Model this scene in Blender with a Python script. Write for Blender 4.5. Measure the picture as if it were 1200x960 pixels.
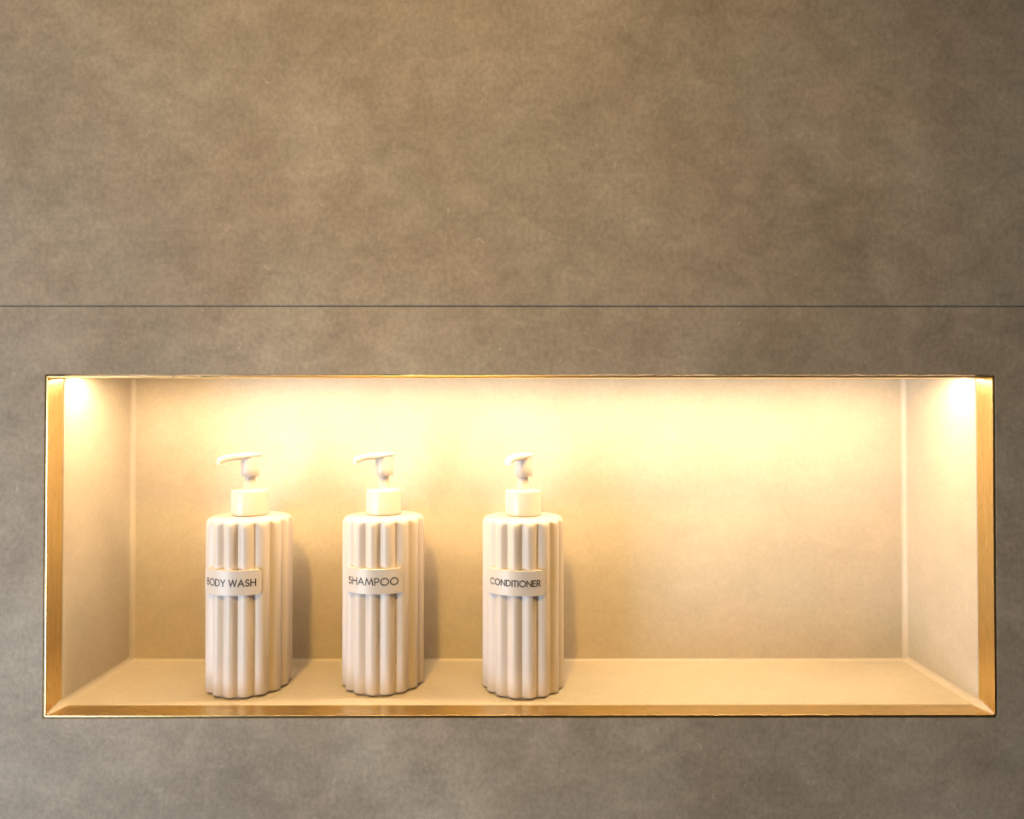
import bpy, bmesh, math, random
from math import sin, cos, pi, radians, sqrt
from mathutils import Vector, Matrix

for o in list(bpy.data.objects):
    bpy.data.objects.remove(o)
scene = bpy.context.scene
C = scene.collection

# ------------------------------------------------------------------ measures (metres)
# wall face is y = 0, the niche goes to +y, the niche floor stands Z0 above the room floor
Z0 = 1.10
W, H, DEP = 0.788, 0.2823, 0.126        # niche opening (outer edge of metal trim) and depth
TT = 0.0014                              # metal trim thickness
TD = 0.0190                              # metal trim depth
SEAM = Z0 + 0.3402                       # horizontal tile joint above the niche
ROOM_H = 2.50

# ------------------------------------------------------------------ camera
cam_d = bpy.data.cameras.new('camera')
cam = bpy.data.objects.new('camera', cam_d)
C.objects.link(cam)
cam_d.sensor_fit = 'HORIZONTAL'
cam_d.sensor_width = 36.0
cam_d.lens = 24.0
cam_d.clip_start = 0.01
cam.location = (-0.0083, -0.568, Z0 + 0.2483)
cam.rotation_euler = (pi / 2 + 0.0106, 0, -0.0018)
cam_d.dof.use_dof = True
cam_d.dof.focus_distance = 0.592
cam_d.dof.aperture_fstop = 3.2
scene.camera = cam

# ------------------------------------------------------------------ world, lights, exposure
world = bpy.data.worlds.new('world')
scene.world = world
world.use_nodes = True
bg = world.node_tree.nodes['Background']
bg.inputs['Color'].default_value = (1.0, 0.80, 0.56, 1)
bg.inputs['Strength'].default_value = 0.03

def area(name, loc, target, sx, sy, power, col):
    d = bpy.data.lights.new(name, 'AREA')
    d.shape = 'RECTANGLE'
    d.size, d.size_y = sx, sy
    d.energy = power
    d.color = col
    o = bpy.data.objects.new(name, d)
    C.objects.link(o)
    o.location = loc
    o.rotation_euler = (Vector(target) - Vector(loc)).to_track_quat('-Z', 'Y').to_euler()
    return o

# daylight from a bathroom window to the left, warm ceiling downlight above
wl = area('window_daylight', (-1.25, -1.02, Z0 - 0.18), (-0.22, 0, Z0 + 0.02), 0.6, 0.8, 9.8, (0.72, 0.84, 1.0))
wl.data.spread = radians(105)
sl = area('ceiling_spotlight', (-0.25, -1.10, ROOM_H - 0.06), (-0.12, 0, Z0 + 0.25), 0.12, 0.12, 2.7, (1.0, 0.585, 0.12))
sl.data.spread = radians(64)

vs = scene.view_settings
scene.display_settings.display_device = 'sRGB'
vs.view_transform = 'Standard'
vs.look = 'None'
vs.exposure = 0.0
vs.gamma = 1.0
vs.use_curve_mapping = False

# ------------------------------------------------------------------ materials
def new_mat(name):
    m = bpy.data.materials.new(name)
    m.use_nodes = True
    nt = m.node_tree
    return m, nt, nt.nodes['Principled BSDF']

def ramp(nt, src, stops):
    r = nt.nodes.new('ShaderNodeValToRGB')
    el = r.color_ramp.elements
    el[0].position, el[0].color = stops[0][0], (*stops[0][1], 1)
    el[1].position, el[1].color = stops[-1][0], (*stops[-1][1], 1)
    for p, c in stops[1:-1]:
        e = el.new(p)
        e.color = (*c, 1)
    nt.links.new(src, r.inputs['Fac'])
    return r

def noise(nt, vec, scale, detail=4, rough=0.55, dist=0.0, sc=(1, 1, 1), off=(0, 0, 0), rot=False):
    mp = nt.nodes.new('ShaderNodeMapping')
    mp.inputs['Scale'].default_value = sc
    mp.inputs['Location'].default_value = off
    if rot:
        mp.inputs['Rotation'].default_value = (0.61, 0.47, 0.83)
    nt.links.new(vec, mp.inputs['Vector'])
    n = nt.nodes.new('ShaderNodeTexNoise')
    n.inputs['Scale'].default_value = scale
    n.inputs['Detail'].default_value = detail
    n.inputs['Roughness'].default_value = rough
    n.inputs['Distortion'].default_value = dist
    nt.links.new(mp.outputs['Vector'], n.inputs['Vector'])
    return n.outputs['Fac']

def mix(nt, mode, fac, a, b):
    m = nt.nodes.new('ShaderNodeMix')
    m.data_type = 'RGBA'
    m.blend_type = mode
    if isinstance(fac, float):
        m.inputs[0].default_value = fac
    else:
        nt.links.new(fac, m.inputs[0])
    nt.links.new(a, m.inputs[6])
    if isinstance(b, tuple):
        m.inputs[7].default_value = (*b, 1)
    else:
        nt.links.new(b, m.inputs[7])
    return m.outputs[2]

def concrete(name, dark, mid, light, contrast=1.0, rough=0.5, bump=0.12):
    m, nt, b = new_mat(name)
    geo = nt.nodes.new('ShaderNodeNewGeometry')
    pos = geo.outputs['Position']
    big = noise(nt, pos, 6.0, 6, 0.62, 0.5, (1, 1, 1), (0.3, 0.1, 0.2), True)
    c0 = ramp(nt, big, [(0.30, dark), (0.52, mid), (0.72, light)]).outputs['Color']
    k = contrast
    med = noise(nt, pos, 32.0, 6, 0.68, 0.6, (1, 1, 1.25), (3, 1, 7), True)
    g1 = 0.12 * k
    c1 = mix(nt, 'MULTIPLY', 1.0, c0, ramp(nt, med, [(0.28, (1 - 1.7 * g1,) * 3), (0.72, (1 + g1,) * 3)]).outputs['Color'])
    fine = noise(nt, pos, 260.0, 4, 0.7, 0.0, (1, 1, 0.8))
    g2 = 0.20 * k
    c2 = mix(nt, 'MULTIPLY', 1.0, c1, ramp(nt, fine, [(0.25, (1 - g2,) * 3), (0.75, (1 + g2,) * 3)]).outputs['Color'])
    # trowel streaks: stretched noise, horizontal and vertical
    st = noise(nt, pos, 70.0, 3, 0.6, 0.3, (0.28, 1, 1.4), (11, 2, 5))
    c3 = mix(nt, 'MULTIPLY', 1.0, c2, ramp(nt, st, [(0.30, (1 - 0.04 * k,) * 3), (0.70, (1 + 0.03 * k,) * 3)]).outputs['Color'])
    # warm / cool mottling
    tone = noise(nt, pos, 11.0, 3, 0.5, 0.2, (1, 1, 1), (21, 4, 9), True)
    c4 = mix(nt, 'MULTIPLY', 1.0, c3, ramp(nt, tone, [(0.33, (1.02, 0.99, 0.965)), (0.67, (0.985, 1.005, 1.0))]).outputs['Color'])
    # sparse pale chips and hairline scratches
    ch = noise(nt, pos, 120.0, 2, 0.5, 1.6, (1, 1, 0.7), (5, 5, 1))
    chm = ramp(nt, ch, [(0.705, (0, 0, 0)), (0.76, (0.34 * k,) * 3)]).outputs['Color']
    c5 = mix(nt, 'MIX', chm, c4, tuple(min(1, v * 1.5) for v in light))
    nt.links.new(c5, b.inputs['Base Color'])
    rr = ramp(nt, med, [(0.3, (rough - .06,) * 3), (0.7, (rough + .08,) * 3)])
    nt.links.new(rr.outputs['Color'], b.inputs['Roughness'])
    b.inputs['Specular IOR Level'].default_value = 0.22
    bp = nt.nodes.new('ShaderNodeBump')
    bp.inputs['Strength'].default_value = bump
    bp.inputs['Distance'].default_value = 0.0006
    nt.links.new(fine, bp.inputs['Height'])
    nt.links.new(bp.outputs['Normal'], b.inputs['Normal'])
    return m

def plain(name, col, rough=0.5, spec=0.4, metallic=0.0, var=0.04, scale=60):
    m, nt, b = new_mat(name)
    geo = nt.nodes.new('ShaderNodeNewGeometry')
    n = noise(nt, geo.outputs['Position'], scale, 3)
    r = ramp(nt, n, [(0.3, tuple(c * (1 - var) for c in col)), (0.7, tuple(min(1, c * (1 + var)) for c in col))])
    nt.links.new(r.outputs['Color'], b.inputs['Base Color'])
    b.inputs['Roughness'].default_value = rough
    b.inputs['Specular IOR Level'].default_value = spec
    b.inputs['Metallic'].default_value = metallic
    return m

def brushed(name, axis):
    m, nt, b = new_mat(name)
    geo = nt.nodes.new('ShaderNodeNewGeometry')
    sc = [1.0, 1.0, 1.0]
    sc[axis] = 0.02
    n = noise(nt, geo.outputs['Position'], 900.0, 3, 0.6, 0.0, tuple(sc))
    r = ramp(nt, n, [(0.25, (0.58, 0.41, 0.17)), (0.75, (0.80, 0.60, 0.29))])
    nt.links.new(r.outputs['Color'], b.inputs['Base Color'])
    rr = ramp(nt, n, [(0.25, (0.36,) * 3), (0.75, (0.24,) * 3)])
    nt.links.new(rr.outputs['Color'], b.inputs['Roughness'])
    b.inputs['Metallic'].default_value = 1.0
    bp = nt.nodes.new('ShaderNodeBump')
    bp.inputs['Strength'].default_value = 0.25
    bp.inputs['Distance'].default_value = 0.0002
    nt.links.new(n, bp.inputs['Height'])
    nt.links.new(bp.outputs['Normal'], b.inputs['Normal'])
    return m

M = {}
M['tile'] = concrete('concrete_tile', (0.243, 0.207, 0.162), (0.304, 0.266, 0.214), (0.362, 0.322, 0.264), 1.0, 0.72)
M['lining'] = concrete('niche_tile', (0.435, 0.388, 0.315), (0.46, 0.412, 0.335), (0.485, 0.437, 0.357), 0.38, 0.55, 0.06)
M['grout'] = plain('grout', (0.24, 0.20, 0.15), 0.9, 0.1)
M['silicone'] = plain('silicone', (0.475, 0.424, 0.350), 0.4, 0.4)
M['brass_x'] = brushed('brushed_brass_x', 0)
M['brass_z'] = brushed('brushed_brass_z', 2)
M['bottle'] = plain('matte_cream_plastic', (0.56, 0.495, 0.435), 0.42, 0.4, 0, 0.015, 40)
M['pump'] = plain('cream_pump_plastic', (0.56, 0.50, 0.44), 0.33, 0.5, 0, 0.01, 40)
M['label'] = plain('satin_cream_label', (0.555, 0.495, 0.435), 0.40, 0.45, 0, 0.015, 40)
M['ink'] = plain('dark_ink', (0.035, 0.028, 0.025), 0.5, 0.3)
M['alu'] = plain('aluminium', (0.75, 0.74, 0.72), 0.35, 0.5, 1.0)
m, nt, b = new_mat('water')
b.inputs['Base Color'].default_value = (1, 1, 1, 1)
b.inputs['Roughness'].default_value = 0.03
b.inputs['IOR'].default_value = 1.33
b.inputs['Transmission Weight'].default_value = 1.0
M['water'] = m
m, nt, b = new_mat('led_diffuser')
b.inputs['Base Color'].default_value = (0.9, 0.85, 0.75, 1)
b.inputs['Emission Color'].default_value = (1.0, 0.715, 0.42, 1)
b.inputs['Emission Strength'].default_value = 158.0
M['led'] = m

# ------------------------------------------------------------------ mesh helpers
def obj(name, bm, mat, parent=None, smooth=None):
    bmesh.ops.recalc_face_normals(bm, faces=bm.faces)
    me = bpy.data.meshes.new(name)
    bm.to_mesh(me)
    bm.free()
    me.materials.append(M[mat])
    if smooth is not None:
        for p in me.polygons:
            p.use_smooth = True
        me.set_sharp_from_angle(angle=radians(smooth))
    o = bpy.data.objects.new(name, me)
    C.objects.link(o)
    if parent:
        o.parent = parent
    return o

def bevel(o, w, seg=2, ang=40):
    md = o.modifiers.new('bevel', 'BEVEL')
    md.width = w
    md.segments = seg
    md.limit_method = 'ANGLE'
    md.angle_limit = radians(ang)
    return o

def box(x0, x1, y0, y1, z0, z1):
    bm = bmesh.new()
    bmesh.ops.create_cube(bm, size=1, matrix=Matrix.Translation(((x0 + x1) / 2, (y0 + y1) / 2, (z0 + z1) / 2))
                          @ Matrix.Diagonal((x1 - x0, y1 - y0, z1 - z0, 1)))
    return bm

def frame_slab(x0, x1, z0, z1, hx0, hx1, hz0, hz1, y0, y1):
    """slab between y0 and y1 with a rectangular hole"""
    bm = bmesh.new()
    def ring(a, b_, c, d, y):
        return [bm.verts.new(p) for p in ((a, y, c), (b_, y, c), (b_, y, d), (a, y, d))]
    of, ob = ring(x0, x1, z0, z1, y0), ring(x0, x1, z0, z1, y1)
    hf, hb = ring(hx0, hx1, hz0, hz1, y0), ring(hx0, hx1, hz0, hz1, y1)
    for i in range(4):
        j = (i + 1) % 4
        bm.faces.new((of[i], of[j], hf[j], hf[i]))
        bm.faces.new((ob[i], hb[i], hb[j], ob[j]))
        bm.faces.new((of[i], ob[i], ob[j], of[j]))
        bm.faces.new((hf[i], hf[j], hb[j], hb[i]))
    return bm

def rings_mesh(rings, cap0=True, cap1=True):
    bm = bmesh.new()
    vs_ = [[bm.verts.new(p) for p in r] for r in rings]
    n = len(rings[0])
    for a, b_ in zip(vs_, vs_[1:]):
        for i in range(n):
            j = (i + 1) % n
            bm.faces.new((a[i], a[j], b_[j], b_[i]))
    if cap0:
        bm.faces.new(vs_[0][::-1])
    if cap1:
        bm.faces.new(vs_[-1])
    return bm

def lathe(profile, n=48):
    return rings_mesh([[(r * cos(2 * pi * i / n), r * sin(2 * pi * i / n), z) for i in range(n)] for r, z in profile])

def struct(o, label, cat):
    o['kind'] = 'structure'
    o['label'] = label
    o['category'] = cat
    return o

# ------------------------------------------------------------------ the tiled wall
wall = struct(obj('wall_back', frame_slab(-2.4, 2.4, 0, ROOM_H, -W / 2 - .002, W / 2 + .002, Z0 - .002, Z0 + H + .002, 0.0013, 0.0400), 'grout'),
              'shower wall of large brown grey concrete look tiles around the niche', 'wall')
J = 0.0011                                   # joint width
zs = [0.0, SEAM - 0.80, SEAM, SEAM + 0.80, ROOM_H]
xs = [-2.4, -0.8, 0.8, 2.4]
g = 0.0013                                   # gap round the metal trim
for r in range(len(zs) - 1):
    for c in range(len(xs) - 1):
        x0, x1, z0, z1 = xs[c] + J / 2, xs[c + 1] - J / 2, zs[r] + J / 2, zs[r + 1] - J / 2
        if r == 1 and c == 1:
            bm = frame_slab(x0, x1, z0, z1, -W / 2 - g, W / 2 + g, Z0 - g, Z0 + H + g, 0, 0.0100)
        else:
            bm = box(x0, x1, 0, 0.0100, z0, z1)
        bevel(obj('tile', bm, 'tile', wall), 0.0005, 1)

# ------------------------------------------------------------------ niche lining
ix0, ix1 = -W / 2 + TT + .0002, W / 2 - TT - .0002
iz0, iz1 = Z0 + TT + .0002, Z0 + H - TT - .0002
y0 = TD + 0.0004
UP = 0.0062                                   # the niche top lies above the lip of the metal trim, which hides the light strip
T = 0.010
nb = struct(obj('wall_niche_back', box(ix0 - T, ix1 + T, DEP, DEP + T, iz0 - T, iz1 + UP + T), 'lining'),
            'smooth beige tiled back wall of the lit niche behind the bottles', 'niche wall')
nl = struct(obj('wall_niche_left', box(ix0 - T, ix0, y0, DEP, iz0, iz1 + UP), 'lining'),
            'beige tiled niche side wall next to the body wash bottle', 'niche wall')
nr = struct(obj('wall_niche_right', box(ix1, ix1 + T, y0, DEP, iz0, iz1 + UP), 'lining'),
            'beige tiled niche side wall at the empty end of the shelf', 'niche wall')
nt_ = struct(obj('wall_niche_top', box(ix0 - T, ix1 + T, y0, DEP, iz1 + UP, iz1 + UP + T), 'lining'),
             'beige tiled underside of the niche carrying the light strip', 'niche ceiling')
nf = struct(obj('wall_niche_base', box(ix0 - T, ix1 + T, y0, DEP, iz0 - T, iz0), 'lining'),
            'beige tiled niche shelf on which the pump bottles stand', 'niche shelf')
for o in (nb, nl, nr, nt_, nf):
    bevel(o, 0.0006, 1)

def bead(name, stations, a, b_, parent, seg=6):
    """concave silicone fillet through stations (point, radius), legs along unit directions a and b_"""
    a, b_ = Vector(a), Vector(b_)
    rings = []
    for p, r in stations:
        ring = [Vector(p)]
        for i in range(seg + 1):
            t = (pi / 2) * i / seg
            ring.append(Vector(p) + a * (r * (1 - sin(t))) + b_ * (r * (1 - cos(t))))
        rings.append(ring)
    return obj(name, rings_mesh(rings), 'silicone', parent, 50)

e = 0.0001
for x, d in ((ix0 - e, 1), (ix1 + e, -1)):
    bead('silicone_bead', [((x, 0.0002, iz0 - e), 0.0010), ((x, 0.008, iz0 - e), 0.0036), ((x, TD, iz0 - e), 0.0056), ((x, 0.03, iz0 - e), 0.0054),
                           ((x, DEP, iz0 - e), 0.0056)], (d, 0, 0), (0, 0, 1), nf)
    bead('silicone_bead', [((x, DEP + e, iz0), 0.0050), ((x, DEP + e, iz1 + UP), 0.0046)], (d, 0, 0), (0, -1, 0), nb)
bead('silicone_bead', [((ix0, DEP + e, iz0 - e), 0.0036), ((ix0 + .02, DEP + e, iz0 - e), 0.0028), ((ix1 - .02, DEP + e, iz0 - e), 0.0028),
                       ((ix1, DEP + e, iz0 - e), 0.0036)], (0, -1, 0), (0, 0, 1), nf)

# ------------------------------------------------------------------ metal edge trim, four mitred profiles
def trim(name, side, label):
    a = {'bottom': (0, 1), 'right': (1, 2), 'top': (2, 3), 'left': (3, 0)}[side]
    out = [(-W / 2, Z0), (W / 2, Z0), (W / 2, Z0 + H), (-W / 2, Z0 + H)]
    inn = [(-W / 2 + TT, Z0 + TT), (W / 2 - TT, Z0 + TT), (W / 2 - TT, Z0 + H - TT), (-W / 2 + TT, Z0 + H - TT)]
    ya, yb = -0.0007, TD
    rings = []
    for k in a:
        rings.append([(out[k][0], ya, out[k][1]), (inn[k][0], ya, inn[k][1]), (inn[k][0], yb, inn[k][1]), (out[k][0], yb, out[k][1])])
    o = obj(name, rings_mesh(rings), 'brass_x' if side in ('top', 'bottom') else 'brass_z')
    bevel(o, 0.0003, 2)
    return struct(o, label, 'metal trim')
trim('trim_1', 'top', 'brushed brass edge strip along the upper edge of the niche')
trim('trim_2', 'bottom', 'brushed brass edge strip along the lower edge of the niche')
trim('trim_3', 'left', 'upright brass edge strip of the niche beside the body wash bottle')
trim('trim_4', 'right', 'upright brass edge strip at the empty end of the niche')

# ------------------------------------------------------------------ light strip under the niche top
led = bpy.data.objects.new('light_strip', None)
C.objects.link(led)
led.location = (0, y0 + 0.0110, iz1 + 0.0013)
led['label'] = 'thin warm white light strip glowing along the top of the niche'
led['category'] = 'light strip'
Lh = (ix1 - ix0) / 2 - 0.0010
def prism(prof, half):
    return rings_mesh([[(x, y, z) for y, z in prof] for x in (-half, half)])
# angled channel behind the trim lip, its diffuser tilted down towards the back wall
obj('mounting_channel', prism([(0, .0007), (.0004, .0007), (.0074, .0014), (.0074, .0046), (0, .0046)], Lh), 'alu', led)
obj('diffuser', prism([(.0004, .0001), (.0078, .0008), (.0077, .0014), (.0002, .0007)], Lh - .0003), 'led', led)

# ------------------------------------------------------------------ lettering (single-stroke geometric capitals)
def arc(cx, cy, rx, ry, a0, a1, n=18):
    return [(cx + rx * cos(radians(a0 + (a1 - a0) * i / n)), cy + ry * sin(radians(a0 + (a1 - a0) * i / n))) for i in range(n + 1)]
G = {
    'B': (0.56, [[(0, 0), (0, 1)], [(0, 1), (.26, 1)] + arc(.26, .77, .23, .23, 90, -90) + [(0, .54)],
                 [(0, .54), (.28, .54)] + arc(.28, .27, .28, .27, 90, -90) + [(0, 0)]]),
    'O': (1.00, [arc(.5, .5, .5, .52, 0, 360, 40)]),
    'D': (0.76, [[(0, 0), (0, 1)], [(0, 1), (.26, 1)] + arc(.26, .5, .5, .5, 90, -90, 22) + [(0, 0)]]),
    'Y': (0.70, [[(0, 1), (.35, .44)], [(.70, 1), (.35, .44), (.35, 0)]]),
    'W': (1.16, [[(0, 1), (.29, 0), (.58, 1), (.87, 0), (1.16, 1)]]),
    'A': (0.84, [[(0, 0), (.42, 1), (.84, 0)], [(.15, .35), (.69, .35)]]),
    'S': (0.52, [arc(.26, .755, .22, .245, 35, 250, 14) + arc(.26, .265, .26, .265, 75, -150, 16)]),
    'H': (0.68, [[(0, 0), (0, 1)], [(.68, 0), (.68, 1)], [(0, .54), (.68, .54)]]),
    'M': (1.00, [[(0, 0), (.16, 1), (.5, .12), (.84, 1), (1.0, 0)]]),
    'P': (0.54, [[(0, 0), (0, 1)], [(0, 1), (.27, 1)] + arc(.27, .735, .27, .265, 90, -90) + [(0, .47)]]),
    'C': (0.86, [arc(.5, .5, .5, .52, 45, 315, 30)]),
    'N': (0.74, [[(0, 0), (0, 1), (.74, 0), (.74, 1)]]),
    'I': (0.02, [[(0.01, 0), (0.01, 1)]]),
    'T': (0.52, [[(0, 1), (.52, 1)], [(.26, 1), (.26, 0)]]),
    'E': (0.48, [[(.48, 1), (0, 1), (0, 0), (.48, 0)], [(0, .52), (.45, .52)]]),
    'R': (0.58, [[(0, 0), (0, 1)], [(0, 1), (.27, 1)] + arc(.27, .74, .26, .26, 90, -90) + [(0, .48)], [(.20, .48), (.58, 0)]]),
}

def lettering(word, R, span, cap, zc, stroke, thick):
    """strokes wrapped on a cylinder of radius R facing -y; span = total angle"""
    gap = 0.24
    adv, x = [], 0.0
    for ch in word:
        if ch == ' ':
            x += 0.40
            continue
        adv.append((ch, x))
        x += G[ch][0] + gap
    total = x - gap
    sx = span * R / total                  # metres per em in x
    bm = bmesh.new()
    hw = stroke / 2
    def place(u, v, rad):
        th = u / R
        return (rad * sin(th), -rad * cos(th), zc + v)
    for ch, xo in adv:
        for line in G[ch][1]:
            pts = [Vector(((xo + px) * sx - span * R / 2, (py - .5) * cap)) for px, py in line]
            clean = [pts[0]]
            for p in pts[1:]:
                if (p - clean[-1]).length > 1e-6:
                    clean.append(p)
            pts = []
            for p, q in zip(clean, clean[1:]):   # subdivide so strokes follow the curve
                k = max(1, int((q - p).length / 0.0012))
                pts += [p.lerp(q, i / k) for i in range(k)]
            pts.append(clean[-1])
            closed = (pts[0] - pts[-1]).length < 1e-6
            rings = []
            for i, p in enumerate(pts):
                d0 = (p - pts[i - 1]).normalized() if i > 0 else ((p - pts[-2]).normalized() if closed else None)
                d1 = (pts[i + 1] - p).normalized() if i < len(pts) - 1 else ((pts[1] - p).normalized() if closed else None)
                d0, d1 = d0 or d1, d1 or d0
                n0, n1 = Vector((-d0.y, d0.x)), Vector((-d1.y, d1.x))
                nn = n0 + n1
                nn = nn.normalized() if nn.length > 1e-4 else n1
                ml = min(2.2, 1 / max(0.3, nn.dot(n1)))
                q = p.copy()
                if not closed and i == 0:
                    q -= d1 * hw
                if not closed and i == len(pts) - 1:
                    q += d0 * hw
                l, r = q + nn * hw * ml, q - nn * hw * ml
                rings.append([bm.verts.new(c) for c in (place(l.x, l.y, R + thick), place(r.x, r.y, R + thick),
                                                        place(r.x, r.y, R - .0001), place(l.x, l.y, R - .0001))])
            for a, b_ in zip(rings, rings[1:]):
                for i in range(4):
                    j = (i + 1) % 4
                    bm.faces.new((a[i], a[j], b_[j], b_[i]))
            bm.faces.new(rings[0][::-1])
            bm.faces.new(rings[-1])
    return bm

# ------------------------------------------------------------------ pump bottles
RB, AMP, NR, BH = 0.0376, 0.0036, 16, 0.1550

def body_bm():
    n = NR * 14
    lev = [(0.0016, -0.0012, 1.0), (0.0022, -0.0003, 1.0), (0.0032, 0, 1.0), (0.05, 0, 1.0), (0.10, 0, 1.0), (0.1470, 0, 1.0),
           (0.1500, 0, .92), (0.1516, -0.0001, .70), (0.1528, -0.0004, .45), (0.1538, -0.0010, .25), (0.1545, -0.0019, .10),
           (0.1550, -0.0034, 0.0), (0.1556, -0.0110, 0.0), (0.1560, -0.0210, 0.0)]
    rings = []
    for z, dr, am in lev:
        ring = []
        for i in range(n):
            th = 2 * pi * i / n                # th = 0 is the front (-y): a lobe centre
            w = sqrt(cos(NR / 2 * th) ** 2 + 0.004)
            r = RB + dr - AMP * (am * (1 - w) + (1 - am) * .35)
            ring.append((r * sin(th), -r * cos(th), z))
        rings.append(ring)
    return rings_mesh(rings)

def foot_bm():
    return lathe([(RB - .0052, 0), (RB - .0048, .0005), (RB - .0048, .0018)], 64)

def label_bm():
    half, hh, rc = radians(42) * (RB + .0018), 0.0108, 0.0036
    Ro, Ri = RB + .0018, RB - .0030
    us = [half * (-1 + 2 * i / 40) for i in range(41)]
    us += [s * (half - rc + rc * sin(radians(a))) for s in (-1, 1) for a in (0, 15, 30, 45, 60, 75, 84)]
    us = sorted(set(round(u, 7) for u in us))
    bm = bmesh.new()
    cols = []
    for u in us:
        o = max(0, abs(u) - (half - rc))
        h = hh - rc + sqrt(max(0, rc * rc - o * o))
        th = u / Ro
        f = [bm.verts.new((Ro * sin(th), -Ro * cos(th), h * k)) for k in (-1, -.5, 0, .5, 1)]
        bk = [bm.verts.new((Ri * sin(th), -Ri * cos(th), h * k)) for k in (-1, 1)]
        cols.append((f, bk))
    for (f0, b0), (f1, b1) in zip(cols, cols[1:]):
        for k in range(4):
            bm.faces.new((f0[k], f1[k], f1[k + 1], f0[k + 1]))
        bm.faces.new((f0[0], b0[0], b1[0], f1[0]))
        bm.faces.new((f0[4], f1[4], b1[1], b0[1]))
        bm.faces.new((b0[0], b0[1], b1[1], b1[0]))
    for f, bk in (cols[0], cols[-1]):
        bm.faces.new((*f, bk[1], bk[0]))
    return bm

def collar_bm():
    R = 0.0164
    return lathe([(R - .0012, .1556), (R - .0012, .1572), (R, .1574), (R, .1600), (R, .1775), (R - .0003, .1787),
                  (R - .0011, .1795), (R - .0024, .1798), (0.0072, .1798), (0.0068, .1803)], 56)

def stem_bm():
    return lathe([(.0064, .1796), (.0061, .1820), (.0053, .1850), (.0048, .1880), (.0048, .1935)], 32)

def head_bm():
    R = 0.0083
    return lathe([(R - .0026, .1917), (R - .0004, .1917), (R, .1921), (R, .2000), (R, .2098)], 48)

def nozzle_bm():
    """flat-topped actuator paddle that narrows into a drooping spout, pointing to -y"""
    # cross sections: distance from axis (towards -y), half width, z top, z bottom
    sec = [(-.0089, .0030, .2122, .2100), (-.0086, .0050, .2128, .2098), (-.0060, .0074, .2131, .2097), (.0000, .0086, .2134, .2092),
           (.0060, .0078, .2133, .2082), (.0105, .0060, .2131, .2072), (.0160, .0048, .2127, .2071), (.0210, .0042, .2122, .2068),
           (.0255, .0039, .2113, .2057), (.0285, .0037, .2102, .2044), (.0302, .0034, .2090, .2036)]
    n = 20
    rings = []
    for d, hw, zt, zb in sec:
        ring = []
        zc, hz = (zt + zb) / 2, (zt - zb) / 2
        for i in range(n):
            a = 2 * pi * i / n
            ca, sa = cos(a), sin(a)
            p = 0.62                          # super-ellipse: flat top, rounded sides
            ring.append((hw * math.copysign(abs(ca) ** p, ca), -d, zc + hz * math.copysign(abs(sa) ** p, sa)))
        rings.append(ring)
    return rings_mesh(rings)

def drops_bm(spots, seed):
    rnd = random.Random(seed)
    bm = bmesh.new()
    for ang, z, s in spots:
        s *= 1.25
        th = radians(ang)
        w = sqrt(cos(NR / 2 * th) ** 2 + 0.004)
        r = RB - AMP * (1 - w)
        mt = Matrix.Translation((r * sin(th), -r * cos(th), z)) @ Matrix.Rotation(th, 4, 'Z') @ Matrix.Diagonal((s, s * .75, s * rnd.uniform(.9, 1.3), 1))
        bmesh.ops.create_icosphere(bm, subdivisions=2, radius=1, matrix=mt)
    return bm

def pump_bottle(word, x, y, face, spout, cap, label, drops):
    root = bpy.data.objects.new('pump_bottle', None)
    C.objects.link(root)
    root.location = (x, y, iz0)
    root['label'] = label
    root['category'] = 'soap bottle'
    root['group'] = 'ribbed pump bottles on the niche shelf'
    fa = radians(face)
    def add(name, bm, mat, parent=root, sm=45, rot=fa):
        o = obj(name, bm, mat, parent, sm)
        if parent is root:
            o.rotation_euler = (0, 0, rot)
        return o
    add('body', body_bm(), 'bottle', sm=60)
    add('foot', foot_bm(), 'bottle')
    lp = add('label_plate', label_bm(), 'label')
    lp.location.z = 0.1020
    bevel(lp, 0.0011, 3, 50)
    t = add('lettering', lettering(word, RB + .0018, radians(69), cap, 0.0, 0.00090, 0.00012), 'ink', lp, 30)
    t['label'] = 'dark capital letters reading ' + word
    add('collar', collar_bm(), 'pump', sm=40)
    add('stem', stem_bm(), 'pump')
    hd = add('pump_head', head_bm(), 'pump', rot=radians(spout))
    nz = obj('nozzle', nozzle_bm(), 'pump', hd, 50)
    if drops:
        d = add('water_drops', drops_bm(drops, 3), 'water', sm=180)
        d['kind'] = 'stuff'
    return root

# face / spout: turn about z; 0 faces straight out of the niche, negative turns to the viewer's left
pump_bottle('BODY WASH', -0.2497, 0.028 + RB, -6.7, -42, 0.0056,
            'cream ribbed pump bottle with a BODY WASH label plate', None)
pump_bottle('SHAMPOO', -0.1266, 0.033 + RB, -6.0, -50, 0.0058,
            'cream ribbed pump bottle with a SHAMPOO label plate',
            [(10, .084, .0008), (9, .064, .0007), (9.5, .058, .0009), (10, .054, .0008), (9, .049, .0006), (11, .040, .0006), (10, .034, .0006),
             (32, .065, .0009), (53, .075, .0008), (54, .057, .0007), (52, .051, .0009), (-33, .069, .0007), (31, .047, .0006), (9.8, .074, .0006)])
pump_bottle('CONDITIONER', 0.0032, 0.026 + RB, -13.6, -28, 0.0049,
            'cream ribbed pump bottle with a CONDITIONER label plate',
            [(33, .066, .0007), (55, .036, .0008), (13, .058, .0005)])
